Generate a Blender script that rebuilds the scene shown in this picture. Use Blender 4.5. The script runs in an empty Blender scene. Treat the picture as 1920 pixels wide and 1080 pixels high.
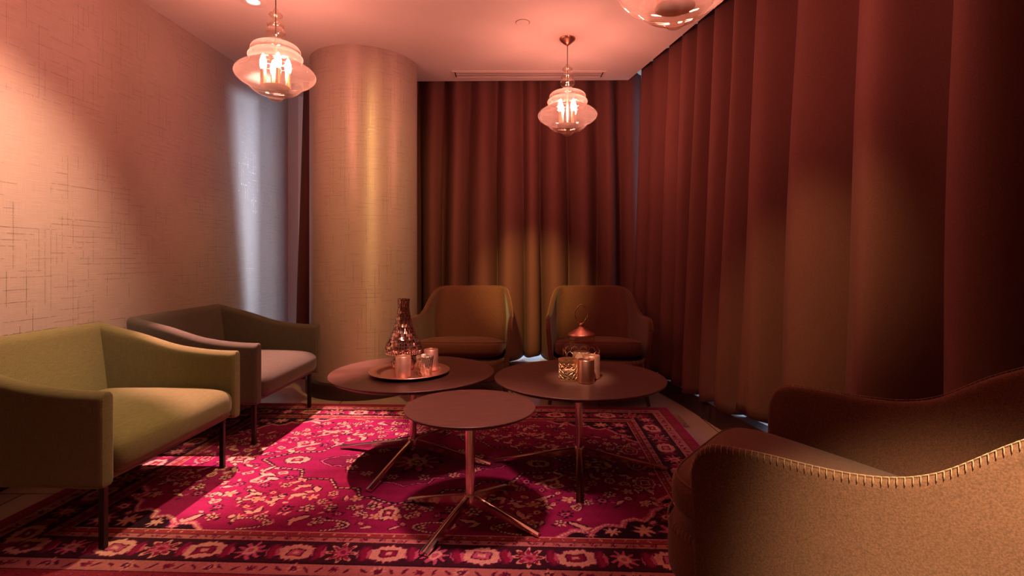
import bpy, math, random
import numpy as np
from math import pi, sin, cos, radians as R

S = bpy.context.scene
COL = S.collection
PI = pi

# ------------------------------------------------------------------ camera, world, exposure
cam_d = bpy.data.cameras.new('camera')
cam = bpy.data.objects.new('camera', cam_d); COL.objects.link(cam)
cam.location = (0, 0, 1.05); cam.rotation_euler = (PI/2, 0, 0)
cam_d.sensor_width = 36; cam_d.lens = 36*970/1920.0
cam_d.shift_y = -57/1920.0
cam_d.clip_start = 0.02
S.camera = cam
S.view_settings.view_transform = 'Standard'
S.view_settings.look = 'None'
S.view_settings.gamma = 1
S.view_settings.use_curve_mapping = False
S.view_settings.exposure = 0.0
S.cycles.max_bounces = 8
S.cycles.transparent_max_bounces = 24
S.cycles.use_denoising = True
S.cycles.sample_clamp_indirect = 3.0
S.cycles.caustics_reflective = False
S.cycles.caustics_refractive = False
S.cycles.blur_glossy = 0.5

W = bpy.data.worlds.new('daylight'); S.world = W; W.use_nodes = True
W.node_tree.nodes['Background'].inputs[0].default_value = (0.62, 0.76, 1.0, 1)
W.node_tree.nodes['Background'].inputs[1].default_value = 2.6
import mathutils
sd = bpy.data.lights.new('sun', 'SUN'); sd.energy = 9.0; sd.angle = R(7); sd.color = (.72, .84, 1.0)
so = bpy.data.objects.new('sun', sd); COL.objects.link(so); so.location = (3, 8, 4)
sd.energy = 1.0
so.rotation_euler = mathutils.Vector((-.335, -.69, -.08)).to_track_quat('-Z', 'Y').to_euler()

GOLD = (1.0, 0.50, 0.17); PINK = (1.0, 0.335, 0.235)
def spot(loc, aim, power, angle, blend, color=GOLD, radius=0.03, name='downlight_beam'):
    d = bpy.data.lights.new(name, 'SPOT'); d.energy = power; d.spot_size = R(angle); d.spot_blend = blend
    d.color = color; d.shadow_soft_size = radius
    o = bpy.data.objects.new(name, d); COL.objects.link(o); o.location = loc
    v = np.array(aim, float)-np.array(loc, float)
    import mathutils
    o.rotation_euler = mathutils.Vector(v).to_track_quat('-Z', 'Y').to_euler()
    return o
CZ = 2.62
# the room's recessed ceiling spots
spot((-1.585, 3.17, 2.59), (-1.33, 2.84, 0), 800, 37, 0.45, (1.0, 0.45, 0.38), 0.02)
spot((0.10, 1.85, 2.59), (-1.02, 3.9, 1.15), 155, 66, 1.0, (1, .62, .20), 0.05)   # column
spot((-1.10, 2.00, 2.59), (-2.34, 2.22, 1.05), 370, 58, 1.0, (1, .60, .38), 0.05)    # left wall
spot((-0.72, 2.28, 2.59), (-1.62, 2.20, .34), 190, 36, 1.0, (1, .72, .34), 0.05)    # green chair
spot((-0.45, 1.10, 2.59), (0.20, 4.66, 0.72), 640, 18, 0.9, (1, .72, .19), 0.04)    # rear chairs and curtain
spot((0.25, 0.95, 2.59), (1.36, 2.45, 0.92), 190, 27, 1.0, (1, .62, .24), 0.06)      # right curtain
spot((0.30, -0.60, 2.59), (0.92, 0.84, 0.56), 1450, 23, 1.0, (1, .86, .45), 0.05)    # near chair
spot((-0.22, 1.70, 2.59), (-0.17, 2.05, 0.45), 215, 28, 0.9, (1, .45, .38), 0.10)    # small table
spot((-0.90, 1.15, 2.59), (-0.95, 1.62, 0.0), 50, 46, 1.0, (1, .38, .38), 0.12)    # rug front
spot((-0.02, 1.35, 2.59), (0.33, 2.52, 0.52), 420, 9, 1.0, (1, .62, .40), 0.03)    # glasses on the right table
spot((-0.12, 1.35, 2.59), (-0.49, 2.62, 0.53), 420, 10, 1.0, (1, .55, .42), 0.03)    # tray
DL_POS = [(-1.585, 3.17), (0.10, 1.55), (-0.75, 1.35), (-0.55, 1.10), (0.25, 0.95), (0.15, -0.1)]

# ------------------------------------------------------------------ materials
def nodes(m):
    m.use_nodes = True
    return m.node_tree.nodes, m.node_tree.links, m.node_tree.nodes['Principled BSDF']
def mat(name, col, rough=0.6, metal=0.0, sheen=0.0, noise=0.0, nscale=40, bump=0.0, bscale=300, spec=0.5, stretch=None, emit=None, coat=0.0):
    m = bpy.data.materials.new(name); n, l, b = nodes(m)
    b.inputs['Base Color'].default_value = (*col, 1)
    b.inputs['Roughness'].default_value = rough
    b.inputs['Metallic'].default_value = metal
    b.inputs['Specular IOR Level'].default_value = spec
    if sheen: b.inputs['Sheen Weight'].default_value = sheen; b.inputs['Sheen Roughness'].default_value = 0.4
    if coat: b.inputs['Coat Weight'].default_value = coat; b.inputs['Coat Roughness'].default_value = 0.15
    if emit: b.inputs['Emission Color'].default_value = (*emit[0], 1); b.inputs['Emission Strength'].default_value = emit[1]
    if noise or bump:
        tc = n.new('ShaderNodeTexCoord'); mp = n.new('ShaderNodeMapping'); l.new(tc.outputs['Object'], mp.inputs[0])
        if stretch: mp.inputs['Scale'].default_value = stretch
    if noise:
        nt = n.new('ShaderNodeTexNoise'); nt.inputs['Scale'].default_value = nscale; nt.inputs['Detail'].default_value = 4
        l.new(mp.outputs[0], nt.inputs['Vector'])
        mr = n.new('ShaderNodeMapRange'); mr.inputs['From Min'].default_value = .3; mr.inputs['From Max'].default_value = .7
        mr.inputs['To Min'].default_value = 1-noise; mr.inputs['To Max'].default_value = 1+noise
        l.new(nt.outputs[0], mr.inputs[0])
        mx = n.new('ShaderNodeVectorMath'); mx.operation = 'SCALE'; mx.inputs[0].default_value = col
        l.new(mr.outputs[0], mx.inputs['Scale']); l.new(mx.outputs[0], b.inputs['Base Color'])
    if bump:
        nb = n.new('ShaderNodeTexNoise'); nb.inputs['Scale'].default_value = bscale; nb.inputs['Detail'].default_value = 2
        l.new(mp.outputs[0], nb.inputs['Vector'])
        bp = n.new('ShaderNodeBump'); bp.inputs['Strength'].default_value = bump; bp.inputs['Distance'].default_value = 0.002
        l.new(nb.outputs[0], bp.inputs['Height']); l.new(bp.outputs[0], b.inputs['Normal'])
    return m

def weave(name, col, var=.22):
    """woven linen-like fabric: crossing threads in object space"""
    m = mat(name, col, .85, sheen=.25, spec=.2); n, l, b = m.node_tree.nodes, m.node_tree.links, m.node_tree.nodes['Principled BSDF']
    tc = n.new('ShaderNodeTexCoord'); outs = []
    for sc in ((30, 30, 600), (600, 600, 30)):
        mp = n.new('ShaderNodeMapping'); mp.inputs['Scale'].default_value = sc; l.new(tc.outputs['Object'], mp.inputs[0])
        nt = n.new('ShaderNodeTexNoise'); nt.inputs['Scale'].default_value = 1; nt.inputs['Detail'].default_value = 3
        l.new(mp.outputs[0], nt.inputs[0]); outs.append(nt)
    a = n.new('ShaderNodeMath'); a.operation = 'ADD'; l.new(outs[0].outputs[0], a.inputs[0]); l.new(outs[1].outputs[0], a.inputs[1])
    mr = n.new('ShaderNodeMapRange'); mr.inputs['From Min'].default_value = .7; mr.inputs['From Max'].default_value = 1.3
    mr.inputs['To Min'].default_value = 1-var; mr.inputs['To Max'].default_value = 1+var; l.new(a.outputs[0], mr.inputs[0])
    mx = n.new('ShaderNodeVectorMath'); mx.operation = 'SCALE'; mx.inputs[0].default_value = col
    l.new(mr.outputs[0], mx.inputs['Scale']); l.new(mx.outputs[0], b.inputs['Base Color'])
    bp = n.new('ShaderNodeBump'); bp.inputs['Strength'].default_value = .35; bp.inputs['Distance'].default_value = .001
    l.new(a.outputs[0], bp.inputs['Height']); l.new(bp.outputs[0], b.inputs['Normal'])
    return m

def wallpaper(name, col):
    """satin linen wallpaper with a fine rectilinear pattern of glossy threads; UV in metres"""
    m = bpy.data.materials.new(name); n, l, b = nodes(m)
    uv = n.new('ShaderNodeUVMap'); uv.uv_map = 'UVMap'
    sx = n.new('ShaderNodeSeparateXYZ'); l.new(uv.outputs[0], sx.inputs[0])
    def M(op, a, c=None, d=None):
        x = n.new('ShaderNodeMath'); x.operation = op
        for i, v in enumerate((a, c, d)):
            if v is None: continue
            if isinstance(v, (int, float)): x.inputs[i].default_value = v
            else: l.new(v, x.inputs[i])
        return x.outputs[0]
    def lines(u, v, cu, cv, th, keep, seed):
        su = M('DIVIDE', u, cu); iu = M('FLOOR', su); fu = M('FRACT', su)
        w1 = n.new('ShaderNodeTexWhiteNoise'); w1.noise_dimensions = '1D'; l.new(M('ADD', iu, seed), w1.inputs['W'])
        sv = M('ADD', M('DIVIDE', v, cv), M('MULTIPLY', w1.outputs[0], 7.3)); iv = M('FLOOR', sv)
        w2 = n.new('ShaderNodeTexWhiteNoise'); w2.noise_dimensions = '2D'
        cb = n.new('ShaderNodeCombineXYZ'); l.new(iu, cb.inputs[0]); l.new(iv, cb.inputs[1]); l.new(cb.outputs[0], w2.inputs['Vector'])
        return M('MULTIPLY', M('LESS_THAN', fu, th), M('GREATER_THAN', w2.outputs[0], keep))
    u, v = sx.outputs[0], sx.outputs[1]
    A = lines(u, v, .031, .17, .07, .60, 3.0)
    B = lines(v, u, .029, .13, .075, .60, 9.0)
    L1 = M('MAXIMUM', A, B)
    # patchiness of the pattern
    nz = n.new('ShaderNodeTexNoise'); nz.inputs['Scale'].default_value = 2.2; l.new(uv.outputs[0], nz.inputs[0])
    br = n.new('ShaderNodeTexNoise'); br.inputs['Scale'].default_value = 45; l.new(uv.outputs[0], br.inputs[0])
    L1 = M('MULTIPLY', M('MULTIPLY', L1, M('GREATER_THAN', nz.outputs[0], .44)), M('GREATER_THAN', br.outputs[0], .42))
    # linen weave
    ws = []
    for sc in ((9, 420, 1), (420, 9, 1)):
        mp = n.new('ShaderNodeMapping'); mp.inputs['Scale'].default_value = sc; l.new(uv.outputs[0], mp.inputs[0])
        t = n.new('ShaderNodeTexNoise'); t.inputs['Scale'].default_value = 1; t.inputs['Detail'].default_value = 3; l.new(mp.outputs[0], t.inputs[0]); ws.append(t.outputs[0])
    wv = M('ADD', ws[0], M('MULTIPLY', ws[1], .5))
    mr = n.new('ShaderNodeMapRange'); mr.inputs['From Min'].default_value = .5; mr.inputs['From Max'].default_value = 1.0
    mr.inputs['To Min'].default_value = .86; mr.inputs['To Max'].default_value = 1.12; l.new(wv, mr.inputs[0])
    sc = M('MULTIPLY', mr.outputs[0], M('SUBTRACT', 1.0, M('MULTIPLY', L1, .28)))
    mx = n.new('ShaderNodeVectorMath'); mx.operation = 'SCALE'; mx.inputs[0].default_value = col
    l.new(sc, mx.inputs['Scale']); l.new(mx.outputs[0], b.inputs['Base Color'])
    l.new(M('MULTIPLY_ADD', L1, .5, .28), b.inputs['Metallic'])
    l.new(M('MULTIPLY_ADD', L1, -.17, .46), b.inputs['Roughness'])
    tg = n.new('ShaderNodeTangent'); tg.direction_type = 'UV_MAP'; tg.uv_map = 'UVMap'
    l.new(tg.outputs[0], b.inputs['Tangent']); b.inputs['Anisotropic'].default_value = .72; b.inputs['Anisotropic Rotation'].default_value = .25
    bp = n.new('ShaderNodeBump'); bp.inputs['Strength'].default_value = .5; bp.inputs['Distance'].default_value = .0008
    l.new(M('ADD', wv, M('MULTIPLY', L1, 1.2)), bp.inputs['Height']); l.new(bp.outputs[0], b.inputs['Normal'])
    return m

def thin_glass(name, tint=(1, .93, .86), edge=.72, base=.05, rough=.02, haze=0.0):
    m = bpy.data.materials.new(name); m.use_nodes = True; n, l = m.node_tree.nodes, m.node_tree.links
    for x in list(n):
        if x.type != 'OUTPUT_MATERIAL': n.remove(x)
    out = [x for x in n if x.type == 'OUTPUT_MATERIAL'][0]
    t = n.new('ShaderNodeBsdfTransparent'); t.inputs[0].default_value = (*tint, 1)
    g = n.new('ShaderNodeBsdfGlossy'); g.inputs[0].default_value = (1, .9, .82, 1); g.inputs['Roughness'].default_value = rough
    lw = n.new('ShaderNodeLayerWeight'); lw.inputs[0].default_value = .45
    p = n.new('ShaderNodeMath'); p.operation = 'POWER'; p.inputs[1].default_value = 2.6; l.new(lw.outputs['Facing'], p.inputs[0])
    mu = n.new('ShaderNodeMath'); mu.operation = 'MULTIPLY_ADD'; mu.inputs[1].default_value = edge; mu.inputs[2].default_value = base; l.new(p.outputs[0], mu.inputs[0])
    mx = n.new('ShaderNodeMixShader'); l.new(mu.outputs[0], mx.inputs[0]); l.new(t.outputs[0], mx.inputs[1]); l.new(g.outputs[0], mx.inputs[2])
    if haze:
        tr = n.new('ShaderNodeBsdfTranslucent'); tr.inputs[0].default_value = (1, .86, .74, 1)
        m2 = n.new('ShaderNodeMixShader'); m2.inputs[0].default_value = haze; l.new(mx.outputs[0], m2.inputs[1]); l.new(tr.outputs[0], m2.inputs[2]); mx = m2
    l.new(mx.outputs[0], out.inputs[0])
    return m

def voronoi_mirror(name, base, line, scale, stretch=(1, 1, 1), rough=.18, width=.06):
    m = bpy.data.materials.new(name); n, l, b = nodes(m)
    uv = n.new('ShaderNodeUVMap'); uv.uv_map = 'UVMap'; mp = n.new('ShaderNodeMapping'); mp.inputs['Scale'].default_value = stretch
    l.new(uv.outputs[0], mp.inputs[0])
    v = n.new('ShaderNodeTexVoronoi'); v.feature = 'DISTANCE_TO_EDGE'; v.inputs['Scale'].default_value = scale; v.inputs['Randomness'].default_value = .45
    v2 = n.new('ShaderNodeTexVoronoi'); v2.inputs['Scale'].default_value = scale; v2.inputs['Randomness'].default_value = .45
    l.new(mp.outputs[0], v.inputs['Vector']); l.new(mp.outputs[0], v2.inputs['Vector'])
    r = n.new('ShaderNodeMapRange'); r.inputs['From Min'].default_value = width*.5; r.inputs['From Max'].default_value = width; l.new(v.outputs[0], r.inputs[0])
    mix = n.new('ShaderNodeMix'); mix.data_type = 'RGBA'; l.new(r.outputs[0], mix.inputs['Factor'])
    mix.inputs['A'].default_value = (*line, 1); mix.inputs['B'].default_value = (*base, 1)
    l.new(mix.outputs['Result'], b.inputs['Base Color']); l.new(r.outputs[0], b.inputs['Metallic']); b.inputs['Roughness'].default_value = rough
    # every tile tilts its own way
    geo = n.new('ShaderNodeNewGeometry'); sub = n.new('ShaderNodeVectorMath'); sub.operation = 'SUBTRACT'
    l.new(v2.outputs['Color'], sub.inputs[0]); sub.inputs[1].default_value = (.5, .5, .5)
    scl = n.new('ShaderNodeVectorMath'); scl.operation = 'SCALE'; scl.inputs['Scale'].default_value = .55; l.new(sub.outputs[0], scl.inputs[0])
    ad = n.new('ShaderNodeVectorMath'); l.new(geo.outputs['Normal'], ad.inputs[0]); l.new(scl.outputs[0], ad.inputs[1])
    nm = n.new('ShaderNodeVectorMath'); nm.operation = 'NORMALIZE'; l.new(ad.outputs[0], nm.inputs[0]); l.new(nm.outputs[0], b.inputs['Normal'])
    return m

M = {}
M['ceiling'] = mat('ceiling_paint', (.80, .70, .66), .8, noise=.015, nscale=6)
M['wallpaper'] = wallpaper('linen_wallpaper', (.50, .39, .34))
M['wallpaper_col'] = M['wallpaper']
M['curtain'] = mat('curtain_wool', (.145, .055, .048), .95, sheen=.02, noise=.12, nscale=220, bump=.25, bscale=500, spec=.1)
M['sillwhite'] = mat('white_sill', (.85, .85, .85), .5)
M['sill'] = mat('dark_sill_wood', (.030, .012, .012), .45, noise=.2, nscale=12)
M['frame'] = mat('window_frame_paint', (.62, .58, .62), .5)
M['plaster'] = mat('plaster', (.55, .42, .38), .8)
M['darkbase'] = mat('dark_skirting', (.035, .014, .012), .5)
M['green'] = weave('olive_weave', (.135, .112, .046))
M['taupe'] = weave('taupe_weave', (.080, .064, .050))
M['felt'] = mat('brown_felt', (.130, .050, .033), .95, sheen=.2, noise=.30, nscale=260, bump=.35, bscale=420, spec=.1)
M['thread'] = mat('cream_thread', (.36, .20, .12), .7)
M['edge'] = mat('felt_edge', (.15, .06, .032), .9)
M['leg_metal'] = mat('dark_leg_metal', (.03, .018, .015), .4, metal=.6)
M['leg_wood'] = mat('dark_leg_wood', (.045, .018, .012), .5)
M['chrome'] = mat('copper_chrome', (.92, .72, .66), .16, metal=1.0)
M['copper'] = mat('copper', (.80, .42, .32), .32, metal=1.0)
M['brass'] = mat('aged_brass', (.85, .58, .36), .36, metal=1.0)
M['black'] = mat('black_cord', (.01, .008, .008), .6)
M['tray'] = mat('hammered_copper_tray', (.85, .50, .42), .34, metal=1.0, bump=.5, bscale=60)
M['candle'] = mat('cream_wax', (.75, .55, .40), .6)
M['slot'] = mat('dark_slot', (.04, .015, .012), .8)
M['grille'] = mat('grille_paint', (.72, .60, .56), .6)
M['lampglass'] = thin_glass('amber_glass', (1, .93, .88), .85, .07, haze=.05)
M['jarglass'] = thin_glass('jar_glass', (.92, .82, .78), .6, .06)
M['pane'] = thin_glass('window_glass', (.95, .97, 1), .3, .04)
M['smoke'] = mat('rose_glass', (.74, .37, .29), .38, metal=.75, noise=.1, nscale=30)
M['mercury'] = voronoi_mirror('mercury_glass', (1, .82, .70), (.25, .12, .08), 95, width=.05, rough=.3)
M['mosaic'] = voronoi_mirror('mosaic_mirror', (.78, .46, .38), (.05, .02, .018), 72, stretch=(1.25, .8, 1), width=.10, rough=.14)
M['bulb'] = mat('bulb_glow', (1, .8, .6), .4, emit=((1.0, .35, .265), 285))
M['spotlens'] = mat('downlight_lens', (1, .9, .8), .4, emit=((1.0, .75, .6), 6))

def wood(name, col):
    m = mat(name, col, .42, noise=.35, nscale=9, stretch=(1, 14, 1), bump=.12, bscale=40, spec=.45)
    return m
M['table'] = wood('table_oak', (.105, .046, .036))

def floor_mat():
    m = bpy.data.materials.new('floor_boards'); n, l, b = nodes(m)
    tc = n.new('ShaderNodeTexCoord'); mp = n.new('ShaderNodeMapping'); l.new(tc.outputs['Object'], mp.inputs[0])
    br = n.new('ShaderNodeTexBrick'); l.new(mp.outputs[0], br.inputs[0])
    br.inputs['Color1'].default_value = (.54, .37, .31, 1); br.inputs['Color2'].default_value = (.58, .40, .34, 1)
    br.inputs['Mortar'].default_value = (.12, .07, .05, 1); br.inputs['Scale'].default_value = 1
    br.inputs['Brick Width'].default_value = .62; br.inputs['Row Height'].default_value = 2.3; br.inputs['Mortar Size'].default_value = .003
    nz = n.new('ShaderNodeTexNoise'); nz.inputs['Scale'].default_value = 5; l.new(mp.outputs[0], nz.inputs[0])
    mx = n.new('ShaderNodeMix'); mx.data_type = 'RGBA'; mx.blend_type = 'MULTIPLY'; mx.inputs['Factor'].default_value = .25
    l.new(br.outputs[0], mx.inputs['A']); l.new(nz.outputs[0], mx.inputs['B']); l.new(mx.outputs['Result'], b.inputs['Base Color'])
    b.inputs['Roughness'].default_value = .22
    return m
M['floor'] = floor_mat()

# ------------------------------------------------------------------ mesh helpers
class MB:
    def __init__(s): s.v = []; s.f = []; s.uv = []
    def add(s, vs, fs, uvs=None):
        o = len(s.v); s.v += [tuple(map(float, p)) for p in vs]; s.f += [tuple(i+o for i in f) for f in fs]
        if uvs is not None: s.uv += list(uvs)
        return s
    def box(s, x0, x1, y0, y1, z0, z1):
        return s.add([(x0,y0,z0),(x1,y0,z0),(x1,y1,z0),(x0,y1,z0),(x0,y0,z1),(x1,y0,z1),(x1,y1,z1),(x0,y1,z1)],
              [(0,3,2,1),(4,5,6,7),(0,1,5,4),(1,2,6,5),(2,3,7,6),(3,0,4,7)])
    def prism(s, pts, z0, z1):   # polygon extruded upward
        n = len(pts)
        return s.add([(x, y, z0) for x, y in pts]+[(x, y, z1) for x, y in pts],
              [tuple(range(n))[::-1], tuple(range(n, 2*n))]+[(i, (i+1) % n, n+(i+1) % n, n+i) for i in range(n)])
    def lathe(s, prof, n=48, cx=0, cy=0, z0=0, cap=False):
        vs = []; uvs = []
        L = 0; last = None
        for r, z in prof:
            if last: L += math.hypot(r-last[0], z-last[1])
            last = (r, z)
            for k in range(n+1):
                a = 2*PI*k/n
                vs.append((cx+r*cos(a), cy+r*sin(a), z0+z)); uvs.append((a*0.08, L))
        fs = []
        for i in range(len(prof)-1):
            for k in range(n):
                a = i*(n+1)+k
                fs.append((a, a+1, a+n+2, a+n+1))
        s.add(vs, fs, uvs)
        return s
    def tube(s, pts, r, n=10, closed=False, r1=None):
        P = [np.array(p, float) for p in pts]; m = len(P); rings = []
        up = None
        for i in range(m):
            if closed: t = P[(i+1) % m]-P[i-1]
            else: t = P[min(i+1, m-1)]-P[max(i-1, 0)]
            t = t/(np.linalg.norm(t)+1e-12)
            if up is None:
                up = np.array((0, 0, 1.)) if abs(t[2]) < .9 else np.array((1., 0, 0))
            up = up-t*np.dot(up, t); up /= np.linalg.norm(up)+1e-12
            b = np.cross(t, up)
            rr = r if r1 is None else r+(r1-r)*i/(m-1)
            rings.append([P[i]+rr*(cos(2*PI*k/n)*up+sin(2*PI*k/n)*b) for k in range(n)])
        vs = [p for rg in rings for p in rg]; fs = []
        for i in range(m if closed else m-1):
            for k in range(n):
                a = i*n+k; b2 = i*n+(k+1) % n; c = ((i+1) % m)*n+(k+1) % n; d = ((i+1) % m)*n+k
                fs.append((a, b2, c, d))
        if not closed: fs += [tuple(range(n))[::-1], tuple((m-1)*n+k for k in range(n))]
        return s.add(vs, fs)
    def superell(s, c, a, e1, e2, nu=56, nv=24, crown=0.0):
        vs = []; fs = []
        def sp(x, e): return math.copysign(abs(x)**e, x)
        for j in range(nv+1):
            ph = -PI/2+PI*j/nv
            for i in range(nu):
                th = 2*PI*i/nu
                x = sp(cos(ph), e1)*sp(cos(th), e2); y = sp(cos(ph), e1)*sp(sin(th), e2); z = sp(sin(ph), e1)
                zz = c[2]+a[2]*z
                if z > 0: zz += crown*(1-min(1, x*x))*(1-min(1, y*y))
                vs.append((c[0]+a[0]*x, c[1]+a[1]*y, zz))
        for j in range(nv):
            for i in range(nu):
                fs.append((j*nu+i, j*nu+(i+1) % nu, (j+1)*nu+(i+1) % nu, (j+1)*nu+i))
        return s.add(vs, fs)
    def build(s, name, m, parent=None, smooth=True, bevel=0, subsurf=0, auto=None, solid=0):
        me = bpy.data.meshes.new(name); me.from_pydata(s.v, [], s.f); me.materials.append(m)
        if s.uv and len(s.uv) == len(s.v):
            ul = me.uv_layers.new(name='UVMap'); li = np.empty(len(me.loops), np.int32); me.loops.foreach_get('vertex_index', li)
            ul.data.foreach_set('uv', np.array(s.uv, np.float32)[li].ravel())
        if smooth: me.polygons.foreach_set('use_smooth', [True]*len(me.polygons))
        me.update()
        o = bpy.data.objects.new(name, me); COL.objects.link(o)
        if parent: o.parent = parent
        if smooth and auto: 
            import bmesh
            bm = bmesh.new(); bm.from_mesh(me)
            bmesh.ops.remove_doubles(bm, verts=bm.verts, dist=1e-5) if not s.uv else None
            bmesh.ops.recalc_face_normals(bm, faces=bm.faces)
            for e in bm.edges:
                if len(e.link_faces) == 2 and e.calc_face_angle(0) > R(auto): e.smooth = False
            bm.to_mesh(me); bm.free()
        if bevel:
            md = o.modifiers.new('bevel', 'BEVEL'); md.width = bevel; md.segments = 3; md.limit_method = 'ANGLE'; md.angle_limit = R(40)
        if solid:
            md = o.modifiers.new('solid', 'SOLIDIFY'); md.thickness = solid; md.offset = 0
        if subsurf:
            md = o.modifiers.new('sub', 'SUBSURF'); md.levels = subsurf; md.render_levels = subsurf
        return o

def empty(name, loc, rz=0):
    o = bpy.data.objects.new(name, None); COL.objects.link(o); o.location = loc; o.rotation_euler = (0, 0, rz); return o
def tag(o, label=None, cat=None, group=None, kind=None):
    if label: o['label'] = label
    if cat: o['category'] = cat
    if group: o['group'] = group
    if kind: o['kind'] = kind
    return o
def struct(o): o['kind'] = 'structure'; return o
def copy_tree(o, parent=None, name=None):
    c = o.copy(); COL.objects.link(c); c.parent = parent
    if parent: c.matrix_parent_inverse = o.matrix_parent_inverse.copy()
    for ch in [x for x in o.children]: copy_tree(ch, c)
    return c
def smoothstep(a, b, x):
    t = max(0, min(1, (x-a)/(b-a))); return t*t*(3-2*t)

# ------------------------------------------------------------------ the setting
LW = lambda y: -2.406+.0433*y          # inner face of the left wall
RC = lambda y: 1.90-.184*y             # mean line of the right curtain
CT = CZ+.13
YB, YC, YR = 5.05, 4.69, -2.4          # back wall, back curtain, wall behind the camera
struct(MB().box(-2.9, 3.3, YR-.2, YB+.3, -.1, 0).build('floor', M['floor'], smooth=False))
cb_ = MB(); cb_.prism([(-2.7, YR-.1), (RC(YR)+.0, YR-.1), (RC(4.57)-.03, 4.575), (-2.7, 4.645)], CZ, CZ+.03)
cb_.box(-2.9, 3.3, YR-.2, YB+.3, CZ+.13, CZ+.2)
struct(cb_.build('ceiling', M['ceiling'], smooth=False))
# left wall with UVs in metres
b = MB()
ya, yb = YR, YB+.1
b.add([(LW(ya), ya, 0), (LW(yb), yb, 0), (LW(yb), yb, CT), (LW(ya), ya, CT), (LW(ya)-.12, ya, 0), (LW(yb)-.12, yb, 0), (LW(yb)-.12, yb, CT), (LW(ya)-.12, ya, CT)],
      [(0, 1, 2, 3), (4, 7, 6, 5), (0, 3, 7, 4), (1, 5, 6, 2)],
      [(ya, 0), (yb, 0), (yb, CT), (ya, CT)]*2)
struct(b.build('wall_left', M['wallpaper'], smooth=False))
b = MB(); b.add([(LW(ya)+.012, ya, 0), (LW(yb-.1)+.012, yb-.1, 0), (LW(yb-.1)+.012, yb-.1, .10), (LW(ya)+.012, ya, .10), (LW(ya), ya, 0), (LW(yb-.1), yb-.1, 0), (LW(yb-.1), yb-.1, .10), (LW(ya), ya, .10)],
      [(0, 1, 2, 3), (4, 7, 6, 5), (3, 2, 6, 7), (0, 3, 7, 4), (1, 5, 6, 2), (0, 4, 5, 1)])
struct(b.build('baseboard_left', M['darkbase'], smooth=False))
struct(MB().box(-2.7, 2.9, YR-.12, YR, 0, CT).build('wall_rear', M['plaster'], smooth=False))
# back wall: pier beside the left wall, lintel, low part, right pier
XW0, XW1 = -1.965, 1.25
b = MB(); b.box(-2.45, XW0, YB, YB+.12, 0, CZ); b.box(XW1, 1.75, YB, YB+.12, 0, CZ)
b.box(-2.45, 1.75, YB-.004, YB+.12, CZ, CT)
hd = MB().box(-2.083, -1.967, YB-.012, YB-.001, .14, CZ).build('trim_4', M['sillwhite'], smooth=False); struct(hd)
b.box(XW0, XW1, YB, YB+.12, 0, .13); b.box(XW0, XW1, YB, YB+.12, CZ-.06, CZ)
struct(b.build('wall_back', M['frame'], smooth=False))
# right wall behind the curtain, parallel to it
RW = lambda y: RC(y)+.36
def rq(b, y0, y1, z0, z1, t=.1):
    b.add([(RW(y0), y0, z0), (RW(y1), y1, z0), (RW(y1)+t, y1, z0), (RW(y0)+t, y0, z0), (RW(y0), y0, z1), (RW(y1), y1, z1), (RW(y1)+t, y1, z1), (RW(y0)+t, y0, z1)],
          [(0,3,2,1),(4,5,6,7),(0,1,5,4),(1,2,6,5),(2,3,7,6),(3,0,4,7)])
b = MB(); rq(b, YR, 1.6, 0, CT); rq(b, 4.75, YB+.1, 0, CT); rq(b, 1.6, 4.75, 0, .13); rq(b, 1.6, 4.75, CZ-.06, CT)
struct(b.build('wall_right', M['frame'], smooth=False))
# windows
def window(name, fr, pane):
    o = empty(name, (0, 0, 0)); struct(o)
    fr.build('window_frame', M['frame'], o, smooth=False); pane.build('pane', M['pane'], o, smooth=False)
f = MB(); p = MB()
for x in (XW0, -.95, .15, XW1-.05): f.box(x, x+.05, YB+.03, YB+.09, .13, CZ-.06)
f.box(XW0+.05, XW1-.05, YB+.03, YB+.09, .13, .17); f.box(XW0+.05, XW1-.05, YB+.03, YB+.09, CZ-.10, CZ-.06)
p.box(XW0+.05, XW1-.05, YB+.055, YB+.061, .17, CZ-.10)
window('window_1', f, p)
f = MB(); p = MB()
def rbar(b, y0, y1, z0, z1, o0, o1):
    b.add([(RW(y0)+o0, y0, z0), (RW(y1)+o0, y1, z0), (RW(y1)+o1, y1, z0), (RW(y0)+o1, y0, z0), (RW(y0)+o0, y0, z1), (RW(y1)+o0, y1, z1), (RW(y1)+o1, y1, z1), (RW(y0)+o1, y0, z1)],
          [(0,3,2,1),(4,5,6,7),(0,1,5,4),(1,2,6,5),(2,3,7,6),(3,0,4,7)])
for y in (1.6, 2.65, 3.7, 4.70): rbar(f, y, y+.05, .13, CZ-.06, .02, .08)
rbar(f, 1.65, 4.70, .13, .17, .02, .08); rbar(f, 1.65, 4.70, CZ-.10, CZ-.06, .02, .08)
rbar(p, 1.65, 4.70, .17, CZ-.10, .045, .051)
window('window_2', f, p)
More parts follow.
